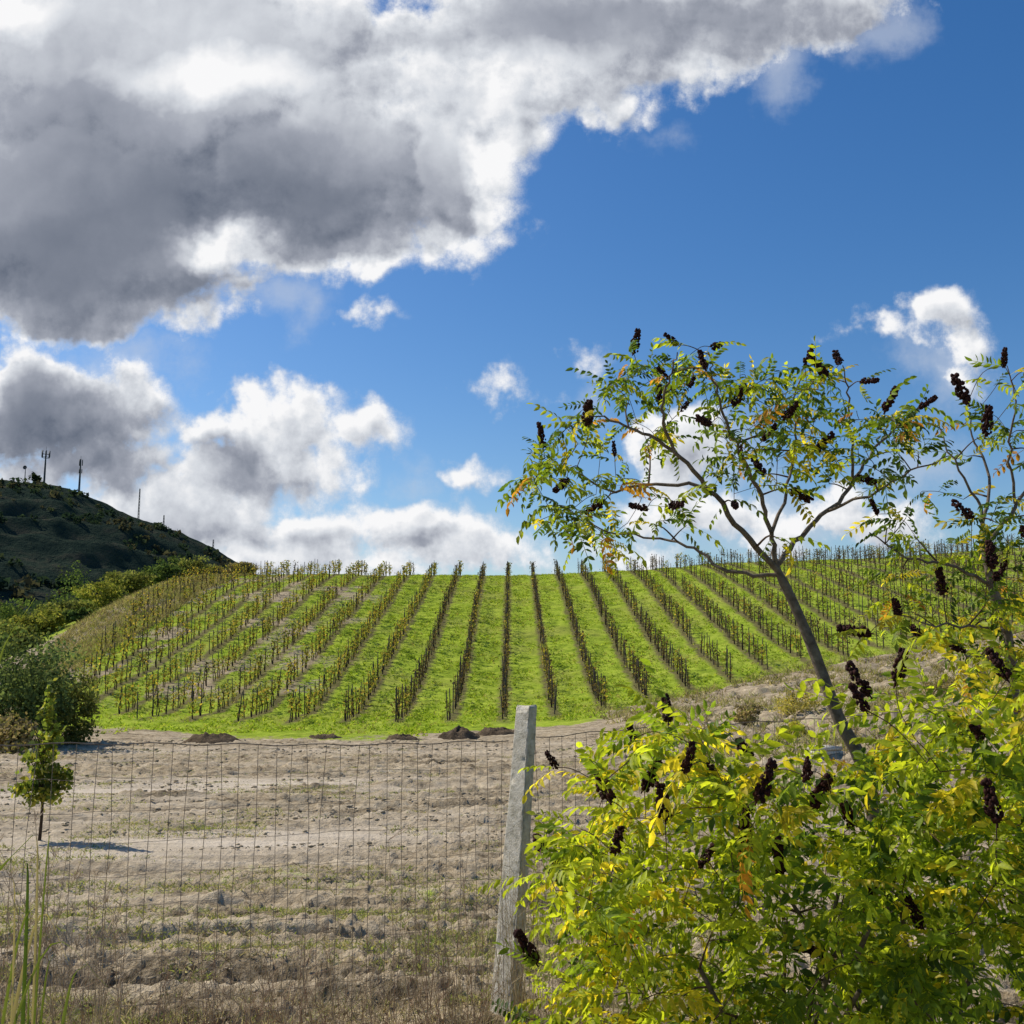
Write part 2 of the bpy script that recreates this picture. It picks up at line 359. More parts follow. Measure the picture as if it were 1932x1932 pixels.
def sumac(root, trunk, limbs, targets, clusters, dcl, nleaf, prob, seed, lsc=1.0, zbias=.5, twigr=.008, csc=1.0, cmul=1.0):
    r = np.random.default_rng(seed)
    nodesP = []; nodesR = []
    for k, (P, rr) in enumerate(trunk):
        P = smoothpath(P, 5); rad = np.linspace(rr[0], rr[1], len(P))*(1+.06*r.normal(size=len(P)))
        V, F = tube(P, rad, 10); build('trunk' if len(trunk) == 1 else 'stem', V, F, M['bark'], root, smooth=True)
        h = len(P)//3 if len(trunk) > 1 else int(len(P)*.8)
        nodesP += list(P[h:]); nodesR += list(rad[h:])
    for P, rr in limbs:
        P = smoothpath(P, 5); P[2:-1] += r.normal(0, .008, (len(P)-3, 3)); rad = np.linspace(rr[0], rr[1], len(P))
        V, F = tube(P, rad, 8); build('branch', V, F, M['bark'], root, smooth=True)
        nodesP += list(P[3:]); nodesR += list(rad[3:])
    NP = np.array(nodesP); NR = np.array(nodesR); NC = np.full(len(NP), -1)
    cl3 = [at(a, b, dcl+r.normal(0, .25)) for a, b in clusters]
    allT = [(t, False) for t in targets]+[(t, True) for t in cl3]
    allT.sort(key=lambda q: np.min(np.linalg.norm(NP-q[0], axis=1)))
    comps = []; LP = []; LD = []
    for tg, iscl in allT:
        dist = np.linalg.norm(NP-tg, axis=1)
        cost = dist+zbias*np.maximum(0, NP[:, 2]-tg[2]+.02)
        i = int(np.argmin(cost)); L = dist[i]
        if L < .02: continue
        a = NP[i]; v = tg-a
        mid = a+v*.5+np.array([0, 0, .10*L])+unit(np.array([v[0], v[1], 0]))*.06*L+r.normal(0, .03*L, 3)
        P = smoothpath([a, mid, tg], 4)
        r0 = min(NR[i]*.8, .003+twigr*L*1.6+.001); rad = np.linspace(r0, .0022, len(P))
        V, F = tube(P, rad, 5)
        ci = NC[i]
        if ci < 0:
            if len(comps) >= 90: ci = int(np.argmin([np.linalg.norm(c.p0-a) for c in comps]))
            else: c = Acc(); c.p0 = a; comps.append(c); ci = len(comps)-1
        comps[ci].add(V, F)
        NP = np.vstack([NP, P[2:]]); NR = np.concatenate([NR, rad[2:]]); NC = np.concatenate([NC, np.full(len(P)-2, ci)])
        tang = unit(P[-1]-P[-3])
        m = nleaf if not iscl else max(2, nleaf//2)
        m = max(2, int(m*(.6+.8*r.random())))
        for k in range(m):
            t = 1-(1-r.random()**.6)*.55; j = t*(len(P)-1); j0 = int(j); p = P[min(j0, len(P)-1)]*(1-(j-j0))+P[min(j0+1, len(P)-1)]*(j-j0)
            rad_ = unit(r.normal(size=3)); rad_[2] = rad_[2]*.5+.1
            LP.append(p); LD.append(unit(tang*.45+rad_*.9))
        if iscl:
            c = bpy.data.objects.new('seed_cluster', SEEDM[r.integers(6)]); C.objects.link(c); c.parent = root
            c.location = Vector(tg)-root.location; s = (.65+.6*r.random())*csc
            c.scale = (s*(.8+.5*r.random()), s, s); q = Vector(unit(tang*.6+np.array([0, 0, .6])+r.normal(0, .4, 3))).to_track_quat('Z', 'Y'); c.rotation_mode = 'QUATERNION'; c.rotation_quaternion = q
    for c in comps: c.build('twig', M['twig'], root, smooth=True)
    LP = np.array(LP); LD = np.array(LD); n = len(LP)
    pr = prob(LP); col = np.array([pick(pr[i], 1, r)[0] for i in range(n)])*cmul
    A = inst(COMP, LP, LD, lsc*(.7+.55*r.random(n)), col, .55, seed)
    A.build('foliage', M['leaf'], root)
def samp_ell(ells, d0, d1, dens, r):
    out = []
    for (cx, cy, rx, ry, w) in ells:
        n = int(rx*ry*dens*w)+1
        for _ in range(n):
            th = r.random()*6.28; q = math.sqrt(r.random()); dd = d0+(d1-d0)*r.random()
            out.append(at(cx+rx*q*math.cos(th), cy+ry*q*math.sin(th), dd))
    return out
def inpoly(x, y, P):
    c = False; j = len(P)-1
    for i in range(len(P)):
        if (P[i][1] > y) != (P[j][1] > y) and x < (P[j][0]-P[i][0])*(y-P[i][1])/(P[j][1]-P[i][1])+P[i][0]: c = not c
        j = i
    return c
def samp_poly(P, d0, d1, n, r):
    out = []; xs = [p[0] for p in P]; ys = [p[1] for p in P]
    while len(out) < n:
        x = min(xs)+(max(xs)-min(xs))*r.random(); y = min(ys)+(max(ys)-min(ys))*r.random()
        if inpoly(x, y, P): out.append(at(x, y, d0+(d1-d0)*r.random()))
    return out

# ---- main sumac tree
r1 = np.random.default_rng(101)
D1 = 5.8
def pp(l, d=D1, j=.0):
    return [at(a, b, d+c) for q in l for a, b, c in [(q+(0,))[:3]]]
base = at(1690, 1640, 5.8); base[2] = Zf(base[0], base[1])-.03
t1 = thing('sumac_tree', 'tall slender sumac tree with forked grey trunk leaning left before the vineyard', 'tree', base)
trunk = [([base]+pp([(1642, 1500), (1580, 1350), (1536, 1230), (1498, 1140), (1464, 1070)]), (.042, .024))]
limbs = [
 (pp([(1464, 1070), (1510, 1010, .1), (1560, 965, .2), (1610, 915, .35), (1640, 860, .4), (1700, 800, .5), (1740, 765, .6)]), (.017, .005)),
 (pp([(1464, 1070), (1455, 1000, -.05), (1430, 920, -.1), (1400, 860, -.2), (1370, 800, -.3), (1350, 730, -.35), (1340, 670, -.4)]), (.015, .004)),
 (pp([(1456, 1005, -.05), (1482, 930, .1), (1500, 850, .3), (1500, 760, .4), (1515, 700, .5)]), (.011, .004)),
 (pp([(1466, 1075), (1400, 1000, -.1), (1340, 920, -.2), (1270, 850, -.3), (1200, 812, -.4), (1140, 785, -.5)]), (.019, .005)),
 (pp([(1340, 920, -.2), (1240, 912, -.1), (1150, 925, 0), (1060, 880, .15), (990, 890, .3)]), (.011, .003)),
 (pp([(1272, 852, -.3), (1248, 770, -.5), (1268, 710, -.6), (1278, 665, -.7)]), (.010, .003)),
 (pp([(1468, 1085), (1372, 1078, .1), (1310, 1035, .2), (1230, 1015, .35), (1150, 1005, .4), (1075, 965, .5)]), (.012, .003)),
 (pp([(1560, 965, .2), (1640, 935, .0), (1720, 890, -.1), (1790, 860, -.2)]), (.010, .003)),
 (pp([(1610, 915, .35), (1602, 820, .2), (1600, 740, .1), (1590, 690, 0)]), (.010, .003)),
]
ells = [(1200, 745, 85, 70, 1), (1330, 715, 100, 50, 1), (1250, 700, 55, 34, 1), (1115, 825, 85, 45, 1), (1040, 890, 62, 50, 1.1), (1120, 950, 120, 55, .8), (1400, 760, 110, 60, 1), (1530, 730, 60, 45, 1),
        (1560, 795, 110, 65, 1), (1660, 785, 75, 60, 1), (1700, 830, 60, 40, 1), (1290, 960, 90, 45, .4), (1300, 835, 120, 60, .6), (1420, 845, 80, 60, .5), (1520, 880, 80, 50, .35), (1620, 870, 80, 45, .5), (1100, 1010, 55, 38, .9), (1170, 1035, 50, 24, .7), (1015, 955, 28, 30, 1), (1480, 1000, 60, 30, .2)]
tg = samp_ell(ells, 5.2, 6.6, .0020, r1)
cl = [(1025, 845), (1110, 800), (1195, 665), (1278, 650), (1345, 655), (1285, 775), (1245, 762), (1385, 765), (1430, 730), (1518, 690), (1440, 895), (1495, 925), (1265, 955), (1140, 945), (1585, 685), (1625, 720), (1735, 770), (1650, 910), (1670, 775), (1330, 695), (1480, 790), (1160, 860), (1070, 905), (1440, 830), (1385, 950), (1560, 710), (1260, 715), (1300, 730), (1400, 870), (1220, 960), (1340, 800), (1540, 850)]
def prob1(P): return np.tile([.32, .30, .22, .11, .05], (len(P), 1))
sumac(t1, trunk, limbs, tg, cl, 5.6, 4, prob1, 1, .95, csc=1.0, cmul=.95)
# ---- second sumac tree at right
base = at(1925, 1500, 6.3); base[2] = Zf(base[0], base[1])-.03
t2 = thing('sumac_tree', 'second sumac tree cut by the right edge with sparse dark branches', 'tree', base)
pq = lambda l: pp(l, 6.3)
trunk = [([base]+pq([(1915, 1350), (1900, 1200), (1872, 1105), (1856, 1030)]), (.04, .022))]
limbs = [
 (pq([(1856, 1030), (1850, 960), (1800, 870), (1770, 800, .1)]), (.013, .003)),
 (pq([(1853, 990), (1868, 900, .2), (1835, 820, .3), (1822, 745, .3)]), (.012, .003)),
 (pq([(1860, 1030), (1910, 960, .1), (1960, 870, .2), (1985, 760, .2)]), (.015, .005)),
 (pq([(1915, 950, .1), (1905, 850, .0), (1915, 760, -.1), (1900, 690, -.1)]), (.010, .003)),
 (pq([(1872, 1105), (1790, 1068, -.1), (1715, 1052, -.2), (1640, 1005, -.2)]), (.012, .004)),
 (pq([(1895, 1190), (1810, 1180, -.4), (1740, 1175, -.6)]), (.010, .004)),
 (pq([(1908, 1270), (1860, 1240, -.4), (1820, 1235, -.6)]), (.010, .004)),
]
ells = [(1690, 1010, 75, 45, .8), (1800, 960, 90, 70, .6), (1840, 830, 65, 60, .6), (1905, 720, 45, 50, .8), (1910, 1010, 70, 80, .7), (1850, 1080, 80, 50, .8), (1940, 860, 60, 90, .7), (1780, 1160, 120, 60, 1.1), (1890, 1180, 80, 80, 1.5), (1970, 1100, 60, 120, .9), (1740, 1090, 90, 30, .6), (1870, 1260, 90, 50, 1.3)]
tg = samp_ell(ells, 5.7, 6.9, .0016, r1)
cl = [(1835, 975), (1895, 690), (1876, 1095), (1870, 1070), (1825, 760), (1695, 1160), (1640, 1195), (1820, 1228), (1900, 1262), (1655, 970), (1735, 1200), (1780, 1120), (1860, 820), (1930, 1010)]
sumac(t2, trunk, limbs, tg, cl, 5.9, 4, lambda P: np.where((P[:, 2] < 2.3)[:, None], np.array([[.12, .28, .38, .20, .02]]), np.array([[.38, .32, .20, .07, .03]])), 2, .98, csc=1.15, cmul=.95)
# ---- three foreground shrubs
def shrub(bx, bd, poly, d0, d1, n, cl, dcl, prob, seed, label, nst, nl=6):
    r = np.random.default_rng(seed)
    b = np.array([bx, bd, Zf(bx, bd)-.03]); t = thing('sumac_shrub', label, 'shrub', b)
    st = []
    for i in range(nst):
        a = r.random()*6.28; q = .12+.3*r.random(); h = .45+.4*r.random()
        p0 = b+np.array([math.cos(a)*q*.4, math.sin(a)*q*.4, 0]); p1 = p0+np.array([math.cos(a)*q*.6, math.sin(a)*q*.5, h*.55]); p2 = p1+np.array([math.cos(a)*q*1.2, math.sin(a)*q*.9, h*.6])
        st.append(([p0, p1, p2], (.015, .009)))
    tg = samp_poly(poly, d0, d1, n, r)
    sumac(t, st, [], tg, cl, dcl, nl, prob, seed, 1.08, .6, .006, .98, 1.1)
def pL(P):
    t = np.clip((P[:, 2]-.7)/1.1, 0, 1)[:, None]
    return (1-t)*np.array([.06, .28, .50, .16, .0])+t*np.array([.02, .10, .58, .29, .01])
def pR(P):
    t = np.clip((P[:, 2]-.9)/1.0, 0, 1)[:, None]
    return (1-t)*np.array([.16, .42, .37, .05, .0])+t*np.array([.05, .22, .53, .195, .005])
polyL = [(1200, 1380), (1270, 1365), (1340, 1385), (1380, 1440), (1440, 1520), (1440, 2010), (970, 2010), (985, 1900), (1100, 1800), (1060, 1700), (1000, 1665), (985, 1640), (1070, 1610), (1090, 1540), (1130, 1480), (1170, 1450)]
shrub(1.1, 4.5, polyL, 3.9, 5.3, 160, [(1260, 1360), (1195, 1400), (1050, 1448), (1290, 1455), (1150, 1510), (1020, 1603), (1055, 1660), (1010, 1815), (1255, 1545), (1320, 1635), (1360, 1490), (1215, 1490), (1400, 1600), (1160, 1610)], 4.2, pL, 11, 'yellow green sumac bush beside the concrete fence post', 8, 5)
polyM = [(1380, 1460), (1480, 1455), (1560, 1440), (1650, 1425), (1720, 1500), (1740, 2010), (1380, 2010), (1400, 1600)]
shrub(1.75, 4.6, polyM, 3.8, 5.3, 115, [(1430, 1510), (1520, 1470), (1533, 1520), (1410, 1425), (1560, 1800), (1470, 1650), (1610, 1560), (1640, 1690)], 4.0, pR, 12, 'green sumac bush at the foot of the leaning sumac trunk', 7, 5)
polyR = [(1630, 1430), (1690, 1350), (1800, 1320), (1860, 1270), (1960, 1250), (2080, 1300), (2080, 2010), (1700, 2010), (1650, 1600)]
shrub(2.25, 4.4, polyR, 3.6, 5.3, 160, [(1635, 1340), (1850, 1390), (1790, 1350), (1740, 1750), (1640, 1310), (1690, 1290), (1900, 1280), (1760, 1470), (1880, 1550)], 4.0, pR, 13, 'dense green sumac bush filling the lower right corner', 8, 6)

# ------------------------------------------------------------------ generic crowns
def quadleaf(P, size, col, r, asp=.6):
    n = len(P); a = unit(r.normal(size=(n, 3))); b = unit(np.cross(a, unit(r.normal(size=(n, 3)))))
    s = (size*(.6+.8*r.random(n)))[:, None] if np.ndim(size) == 0 else size[:, None]
    V = np.stack([P-a*s*.5, P+b*s*asp*.5, P+a*s*.5, P-b*s*asp*.5], 1).reshape(-1, 3)
    F = np.arange(n*4).reshape(n, 4)
    return V, F, np.repeat(col, 4, 0)
def crown_pts(ells, n, r, ncl=60, spread=.22):
    w = np.array([e[3]*e[4]*e[5] for e in ells])**(2/3); w /= w.sum(); P = []; K = []
    for e, ww in zip(ells, w):
        m = max(4, int(ncl*ww)); c = unit(r.normal(size=(m, 3)))*(.45+.5*r.random((m, 1)))
        k = max(1, int(n*ww/m)); q = c[:, None]+r.normal(0, spread, (m, k, 3)); q = q.reshape(-1, 3)
        P.append(q*np.array(e[3:6])+np.array(e[:3])); K.append(np.repeat(.55+.9*r.random(m), k))
    return np.concatenate(P), np.concatenate(K)
def crown_tree(name, label, cat, base, h, w, n, size, pal, seed, trunk_h=.25, tr=.08, group=None, mat='farleaf', ells=None, ncl=60, spread=.22):
    r = np.random.default_rng(seed); base = np.asarray(base, float)
    t = thing(name, label, cat, base, group)
    P = smoothpath([base-[0, 0, .1], base+[w*.02, 0, h*trunk_h], base+[-w*.03, 0, h*.6], base+[0, 0, h*.85]], 4)
    tb = Acc(); tb.add(*tube(P, np.linspace(tr, tr*.25, len(P)), 7))
    for i in range(6):
        a = r.random()*6.28; p0 = P[len(P)//3+r.integers(0, len(P)//3)]; p2 = p0+np.array([math.cos(a)*w*.38, math.sin(a)*w*.38, h*.25])
        tb.add(*tube(smoothpath([p0, (p0+p2)/2+[0, 0, h*.04], p2], 3), np.linspace(tr*.45, tr*.1, 7), 5))
    tb.build('trunk', M['vinebark'], t, smooth=True)
    if ells is None:
        ells = []
        for i in range(7):
            a = r.random()*6.28; q = .28*w*r.random()**.5
            ells.append((math.cos(a)*q, math.sin(a)*q, h*(trunk_h+.12+(.75-trunk_h)*r.random()), w*(.2+.14*r.random()), w*(.2+.14*r.random()), h*(.15+.12*r.random())))
        ells.append((0, 0, h*.5, w*.36, w*.36, h*.3))
    Q, K = crown_pts(ells, n, r, ncl, spread); Q = Q+base; Q[:, 2] = np.maximum(Q[:, 2], base[2]+.02)
    pal = np.array(pal); col = pal[r.integers(0, len(pal), len(Q))]*K[:, None]
    V, F, c = quadleaf(Q, size, col, r); build('crown', V, F, M[mat], t, col=c)
    return t
DG = [(.06, .095, .032), (.085, .12, .038), (.11, .145, .045)]
OG = [(.16, .175, .05), (.22, .22, .07), (.12, .15, .04)]
YG = [(.23, .24, .05), (.30, .28, .07), (.16, .19, .04)]
BG = [(.08, .12, .05), (.12, .16, .06), (.16, .20, .075)]
BR = [(.28, .22, .11), (.20, .19, .07), (.34, .27, .16)]
midtrees = [(20, 1168, 80, 120, OG, 'olive bush lowest in the tree line at the left edge'), (75, 1142, 84, 110, YG, 'yellowish bush second up the left tree line'), (132, 1122, 90, 105, OG, 'olive green tree in the lower tree line left of the bare slope'),
            (188, 1083, 96, 105, YG, 'yellow green round tree halfway up the left tree line'), (245, 1072, 100, 95, OG, 'olive tree beside the round yellow green tree'), (300, 1054, 106, 85, DG, 'dark green tree behind the top of the bare slope'),
            (350, 1050, 110, 80, OG, 'olive tree in front of the foot of the far hill'), (400, 1062, 113, 75, OG, 'low olive bush at the upper end of the left tree line'), (445, 1062, 110, 60, BR, 'dry brown brush at the left end of the vineyard crest'),
            (-30, 1150, 84, 120, DG, 'dark bush at the left edge behind the olive bush'), (40, 1130, 105, 110, DG, 'dark tree behind the bushes of the lower tree line'), (110, 1090, 125, 110, DG, 'dark tall tree farthest back in the left tree line'),
            (55, 1196, 74, 60, OG, 'low olive shrub at the foot of the bare slope'), (150, 1158, 84, 45, DG, 'small dark shrub on the edge of the bare slope')]
for i, (px, ty, dd, wp, pal, lb) in enumerate(midtrees):
    x = (px-966)/1932*dd; z = Zf(x, dd); top = at(px, ty, dd)[2]; h = max(1.2, top-z)
    crown_tree('tree', lb, 'tree', (x, dd, z-.1), h, wp/1932*dd*1.15, 3000, .28, pal, 200+i, .12, .09, 'trees and bushes left of the vineyard')
for i, (px, ty, dd, wp, pal, lb, n) in enumerate([(25, 1200, 34, 260, BG, 'dark green bush at the left edge of the field', 12000), (125, 1235, 36, 160, OG, 'olive brown bush beside the dark green bush', 7000), (-40, 1185, 37, 220, DG, 'dark bush cut by the left edge of the picture', 4000), (45, 1335, 31, 130, BR, 'low dry brush at the foot of the dark green bush', 2600)]):
    x = (px-966)/1932*dd; z = Zf(x, dd); top = at(px, ty, dd)[2]
    crown_tree('bush', lb, 'bush', (x, dd, z-.1), top-z, wp/1932*dd*1.1, n, .13, pal, 300+i, .05, .05, 'bushes at the left side of the field', ncl=140, spread=.20)
for i, (px, ty, by, dd, wp, pal, lb) in enumerate([(1490, 1262, 1320, 36, 105, [(.45, .36, .08), (.30, .28, .07), (.46, .40, .16)], 'round yellow broom like bush on the soil bank'), (1490, 1330, 1375, 27, 80, [(.45, .40, .06), (.34, .34, .06)], 'small yellow bush low on the soil bank'), (1400, 1300, 1340, 34, 60, BR, 'small dry brown bush on the soil bank left of the yellow one'), (1760, 1230, 1280, 40, 90, BR, 'dry brown bush on the bank behind the second sumac')]):
    x = (px-966)/1932*dd; z = Zf(x, dd)
    crown_tree('bush', lb, 'bush', (x, dd, z-.05), (by-ty)/1932*dd*1.1, wp/1932*dd, 1800, .09, pal, 330+i, .03, .02, None, ncl=60)
sd = 12.8; sb = at(76, 1552, sd); sb[2] = Zf(sb[0], sd)
sh = at(80, 1285, sd)[2]-sb[2]; w_ = .62
e = [(-.03, 0, sh*.30, .22, .22, .13), (.06, 0, sh*.42, .19, .19, .15), (-.06, 0, sh*.53, .16, .16, .15), (.05, 0, sh*.66, .14, .14, .15), (.0, 0, sh*.80, .10, .10, .14), (.04, 0, sh*.93, .05, .05, .11), (-.2, 0, sh*.32, .12, .12, .08), (.2, 0, sh*.36, .13, .13, .09)]
crown_tree('sapling', 'small young tree standing alone on the bare soil at left', 'tree', sb, sh, w_, 1500, .080, [(.10, .14, .025), (.16, .20, .035), (.30, .28, .05)], 350, .2, .022, None, 'leaf', e, 70, .36)

r = np.random.default_rng(5); a = Acc()
n = 2600; xs = -430+405*r.random(n); ds = 170+230*r.random(n)**1.0
dens = fbm(xs*.03+4, ds*.03, 3); keep = ((dens > .40) | (ds < 260)) & (ds < 390); xs, ds = xs[keep], ds[keep]
zs = HZ(xs, ds)
for x, d_, z in zip(xs, ds, zs):
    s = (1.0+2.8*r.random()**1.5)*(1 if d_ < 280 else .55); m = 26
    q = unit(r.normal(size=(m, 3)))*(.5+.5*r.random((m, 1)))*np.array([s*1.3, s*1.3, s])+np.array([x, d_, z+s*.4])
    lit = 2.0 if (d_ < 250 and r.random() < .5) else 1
    c = np.array([(.020, .036, .027), (.028, .046, .030), (.042, .056, .034), (.058, .056, .038)])[r.integers(4)]*(.7+.6*r.random((m, 1)))*lit  # shrub tones darkened to carry the hill's cloud shade in colour
    V, F, cc = quadleaf(q, s*.85, c, r, .8); a.V.append(V); a.F.append(F+a.n); a.n += len(V); a.C.append(cc)
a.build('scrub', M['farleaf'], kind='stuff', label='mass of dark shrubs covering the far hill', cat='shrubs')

# ------------------------------------------------------------------ masts
def mast(px, ty, style, label):
    b = at(px, 960, 398); b[2] = float(HZ(np.array([b[0]]), np.array([398.]))[0])-1
    top = at(px, ty, 398)[2]; h = top-b[2]; t = thing('antenna_mast', label, 'antenna', b)
    if style == 'slim':
        a = Acc()
        for k in range(3):
            th = k*2.094; o = np.array([math.cos(th)*.35, math.sin(th)*.35, 0]); a.add(*tube([b+o, b+o*.5+[0, 0, h]], .09, 4))
        for k in range(int(h/1.2)):
            f = k*1.2; q = 1-.5*f/h
            for m in range(3):
                t0 = m*2.094; t1_ = t0+2.094
                a.add(*tube([b+np.array([math.cos(t0)*.35*q, math.sin(t0)*.35*q, f]), b+np.array([math.cos(t1_)*.35*q, math.sin(t1_)*.35*q, f+1.1])], .05, 3))
        a.build('lattice', M['steel'], t); return
    rr = .42 if style != 'small' else .2
    V, F = tube([b, b+[0, 0, h*.6], b+[0, 0, h]], [rr, rr*.8, rr*.45], 10); build('pole', V, F, M['steel'], t, smooth=True)
    if style == 'big':
        V, F = tube([b+[0, 0, h*.80], b+[0, 0, h*.815]], [1.5, 1.5], 14); build('platform', V, F, M['steel'], t)
        for k in range(6):
            th = k*1.047; V, F = box(b+[math.cos(th)*1.5, math.sin(th)*1.5, h*.90], (.35, .35, 2.6), th); build('antenna_panel', V, F, M['steel'], t)
            V, F = tube([b+[0, 0, h*.9], b+[math.cos(th)*1.5, math.sin(th)*1.5, h*.9]], .07, 4); build('bracket', V, F, M['steel'], t)
        V, F = tube([b+[0, 0, h], b+[0, 0, h+1.6]], .06, 4); build('lightning_rod', V, F, M['steel'], t)
    elif style == 'mid':
        for k in range(3):
            th = k*2.094+.4; V, F = box(b+[math.cos(th)*.65, math.sin(th)*.65, h*.9], (.35, .35, 2.4), th); build('antenna_panel', V, F, M['steel'], t)
            V, F = box(b+[math.cos(th)*.6, math.sin(th)*.6, h*.66], (.3, .3, 1.6), th); build('antenna_panel', V, F, M['steel'], t)
        V, F = tube([b+[0, 0, h], b+[0, 0, h+1.2]], .06, 4); build('lightning_rod', V, F, M['steel'], t)
    else:
        V, F = tube([b+[0, -.2, h*.93], b+[0, -.35, h*.93], b+[0, -.6, h*.93]], [.1, .55, .8], 12); build('dish', V, F, M['steel'], t)
mast(80, 850, 'big', 'tall antenna mast with a ring of panels on the hilltop')
mast(147, 866, 'mid', 'slimmer antenna mast right of the tall one on the hill')
mast(43, 880, 'small', 'short thin mast with a dish left of the tall one')
mast(262, 922, 'slim', 'thin lattice mast halfway down the hill ridge')
mast(310, 972, 'slim', 'very small lattice mast low on the hill ridge')
mast(405, 1018, 'slim', 'thin lattice mast at the right foot of the ridge')
b = at(64, 960, 396); b[2] = float(HZ(np.array([b[0]]), np.array([396.]))[0])-.5
crown_tree('tree', 'small dark tree on the hilltop beside the tall mast', 'tree', b, 5, 5.5, 500, .9, [(.03, .045, .02)], 390, .1, .3)

# ------------------------------------------------------------------ vineyard
def vine_proto(seed, pal, nl, ls):
    r = np.random.default_rng(seed); a = Acc()
    P = np.array([[.05, 0, 0], [.07, .04, .3], [.02, -.03, .6], [.04, .02, .8]]); a.add(*tube(smoothpath(P, 3), np.linspace(.03, .02, 10), 5))
    for k in range(4):
        e_ = np.array([r.normal(0, .12), r.normal(0, .45), .9+.4*r.random()]); a.add(*tube(smoothpath([[.04, .02, .75], [e_[0]*.6, e_[1]*.7, .85], e_], 3), np.linspace(.013, .006, 7), 4))
    tv, tf = a.get()
    c = np.stack([r.normal(0, .11, nl), r.normal(0, .34, nl), .2+1.05*r.random(nl)**.8], 1)
    pal = np.array(pal); col = pal[r.integers(0, len(pal), nl)]*(.6+.8*r.random((nl, 1)))
    return tv, tf, quadleaf(c, ls, col, r, .8)
PB = [(.12, .09, .04), (.17, .12, .05), (.10, .11, .03), (.20, .13, .045), (.08, .06, .03)]
PGn = [(.24, .25, .05), (.36, .31, .05), (.42, .30, .06), (.17, .20, .04)]
VB = [vine_proto(400+i, PB, 30+7*i, .11) for i in range(4)]; VG = [vine_proto(410+i, PGn, 40+14*i, .13) for i in range(4)]
def stake_proto(seed):
    r = np.random.default_rng(seed); h = 1.3+.4*r.random(); l = r.normal(0, .035, 2)
    return tube([[0, 0, -.15], [l[0]*.5, l[1]*.5, h*.5], [l[0], l[1], h-.02], [l[0], l[1], h]], [.030, .028, .024, .012], 6)
ST = [stake_proto(430+i) for i in range(7)]
pos = []; r = np.random.default_rng(77)
for k in range(-13, 25):
    x = -.4+2.5*k; d0 = float(near_edge(x))
    if x < -32: continue
    y = d0+r.random()*1.2
    while y < 108:
        if abs(x/y) < .56 and r.random() < .94: pos.append((x+r.normal(0, .05), y, r.random()))
        y += (.98 if y < 85 else 1.2)*(.8+.4*r.random())
pos = np.array(pos); pos = pos[np.argsort(pos[:, 1])]
pz = Z(pos[:, 0], pos[:, 1])
vis = (pos[:, 0]/pos[:, 1] < .30)
order = np.argsort(pos[:, 1]+np.where(vis, 0, 60)); indiv = set(order[:300].tolist())
protoS = [None]*7; protoV = {}
sa = Acc(); va = Acc(); la = Acc()
for i, (x, y, q) in enumerate(pos):
    z = pz[i]; ks = r.integers(7); kv = r.integers(4); green = (x < -6 and r.random() < .8) or r.random() < .18
    hasv = r.random() < .92; rot = r.random() < .5
    src = VG if green else VB
    if i in indiv:
        if protoS[ks] is None:
            o = build('vine_stake', ST[ks][0], ST[ks][1], M['wood'], smooth=True); protoS[ks] = o
        else: o = protoS[ks].copy(); C.objects.link(o)
        o.location = (x-.03, y, z); o.rotation_euler = (r.normal(0, .03), r.normal(0, .04), r.random()*6)
        tag(o, 'thin grey wooden stake holding up a vine in a near part of the vineyard', 'stake', 'stakes along the vineyard rows')
        if hasv:
            key = (green, kv)
            if key not in protoV:
                t = thing('grapevine', 'x', 'vine', (0, 0, 0)); tv, tf, (lv, lf, lc) = src[kv]
                p1 = build('trunk', tv, tf, M['vinebark'], t, smooth=True); p2 = build('foliage', lv, lf, M['farleaf'], t, col=lc); protoV[key] = (t, p1, p2)
            else:
                t0, p1, p2 = protoV[key]; t = t0.copy(); C.objects.link(t)
                for p in (p1, p2): c_ = p.copy(); C.objects.link(c_); c_.parent = t
            s = .75+.5*r.random(); t.scale = (s, s, s)
            t.location = (x, y, z); t.rotation_euler = (0, 0, math.pi if rot else 0)
            tag(t, 'grapevine with green and yellowing leaves tied to its stake' if green else 'nearly bare brown grapevine tied to its stake', 'vine', 'leafy green grapevines' if green else 'brown grapevines in the rows')
    else:
        sa.add(ST[ks][0]+[x-.03, y, z], ST[ks][1])
        if hasv:
            tv, tf, (lv, lf, lc) = src[kv]; s = np.array([-1, -1, 1]) if rot else np.array([1, 1, 1]); s = s*(.75+.5*r.random())
            va.add(tv*s+[x, y, z], tf); la.V.append(lv*s+[x, y, z]); la.F.append(lf+la.n); la.n += len(lv); la.C.append(lc)
sa.build('vine_stakes', M['wood'], smooth=True, kind='stuff', label='distant stakes in the far vineyard rows', cat='stakes')
va.build('vine_trunks', M['vinebark'], smooth=True, kind='stuff', label='distant bare vine wood in the far vineyard rows', cat='vines')
la.build('vine_leaves', M['farleaf'], kind='stuff', label='distant vine leaves in the far vineyard rows', cat='vine leaves')

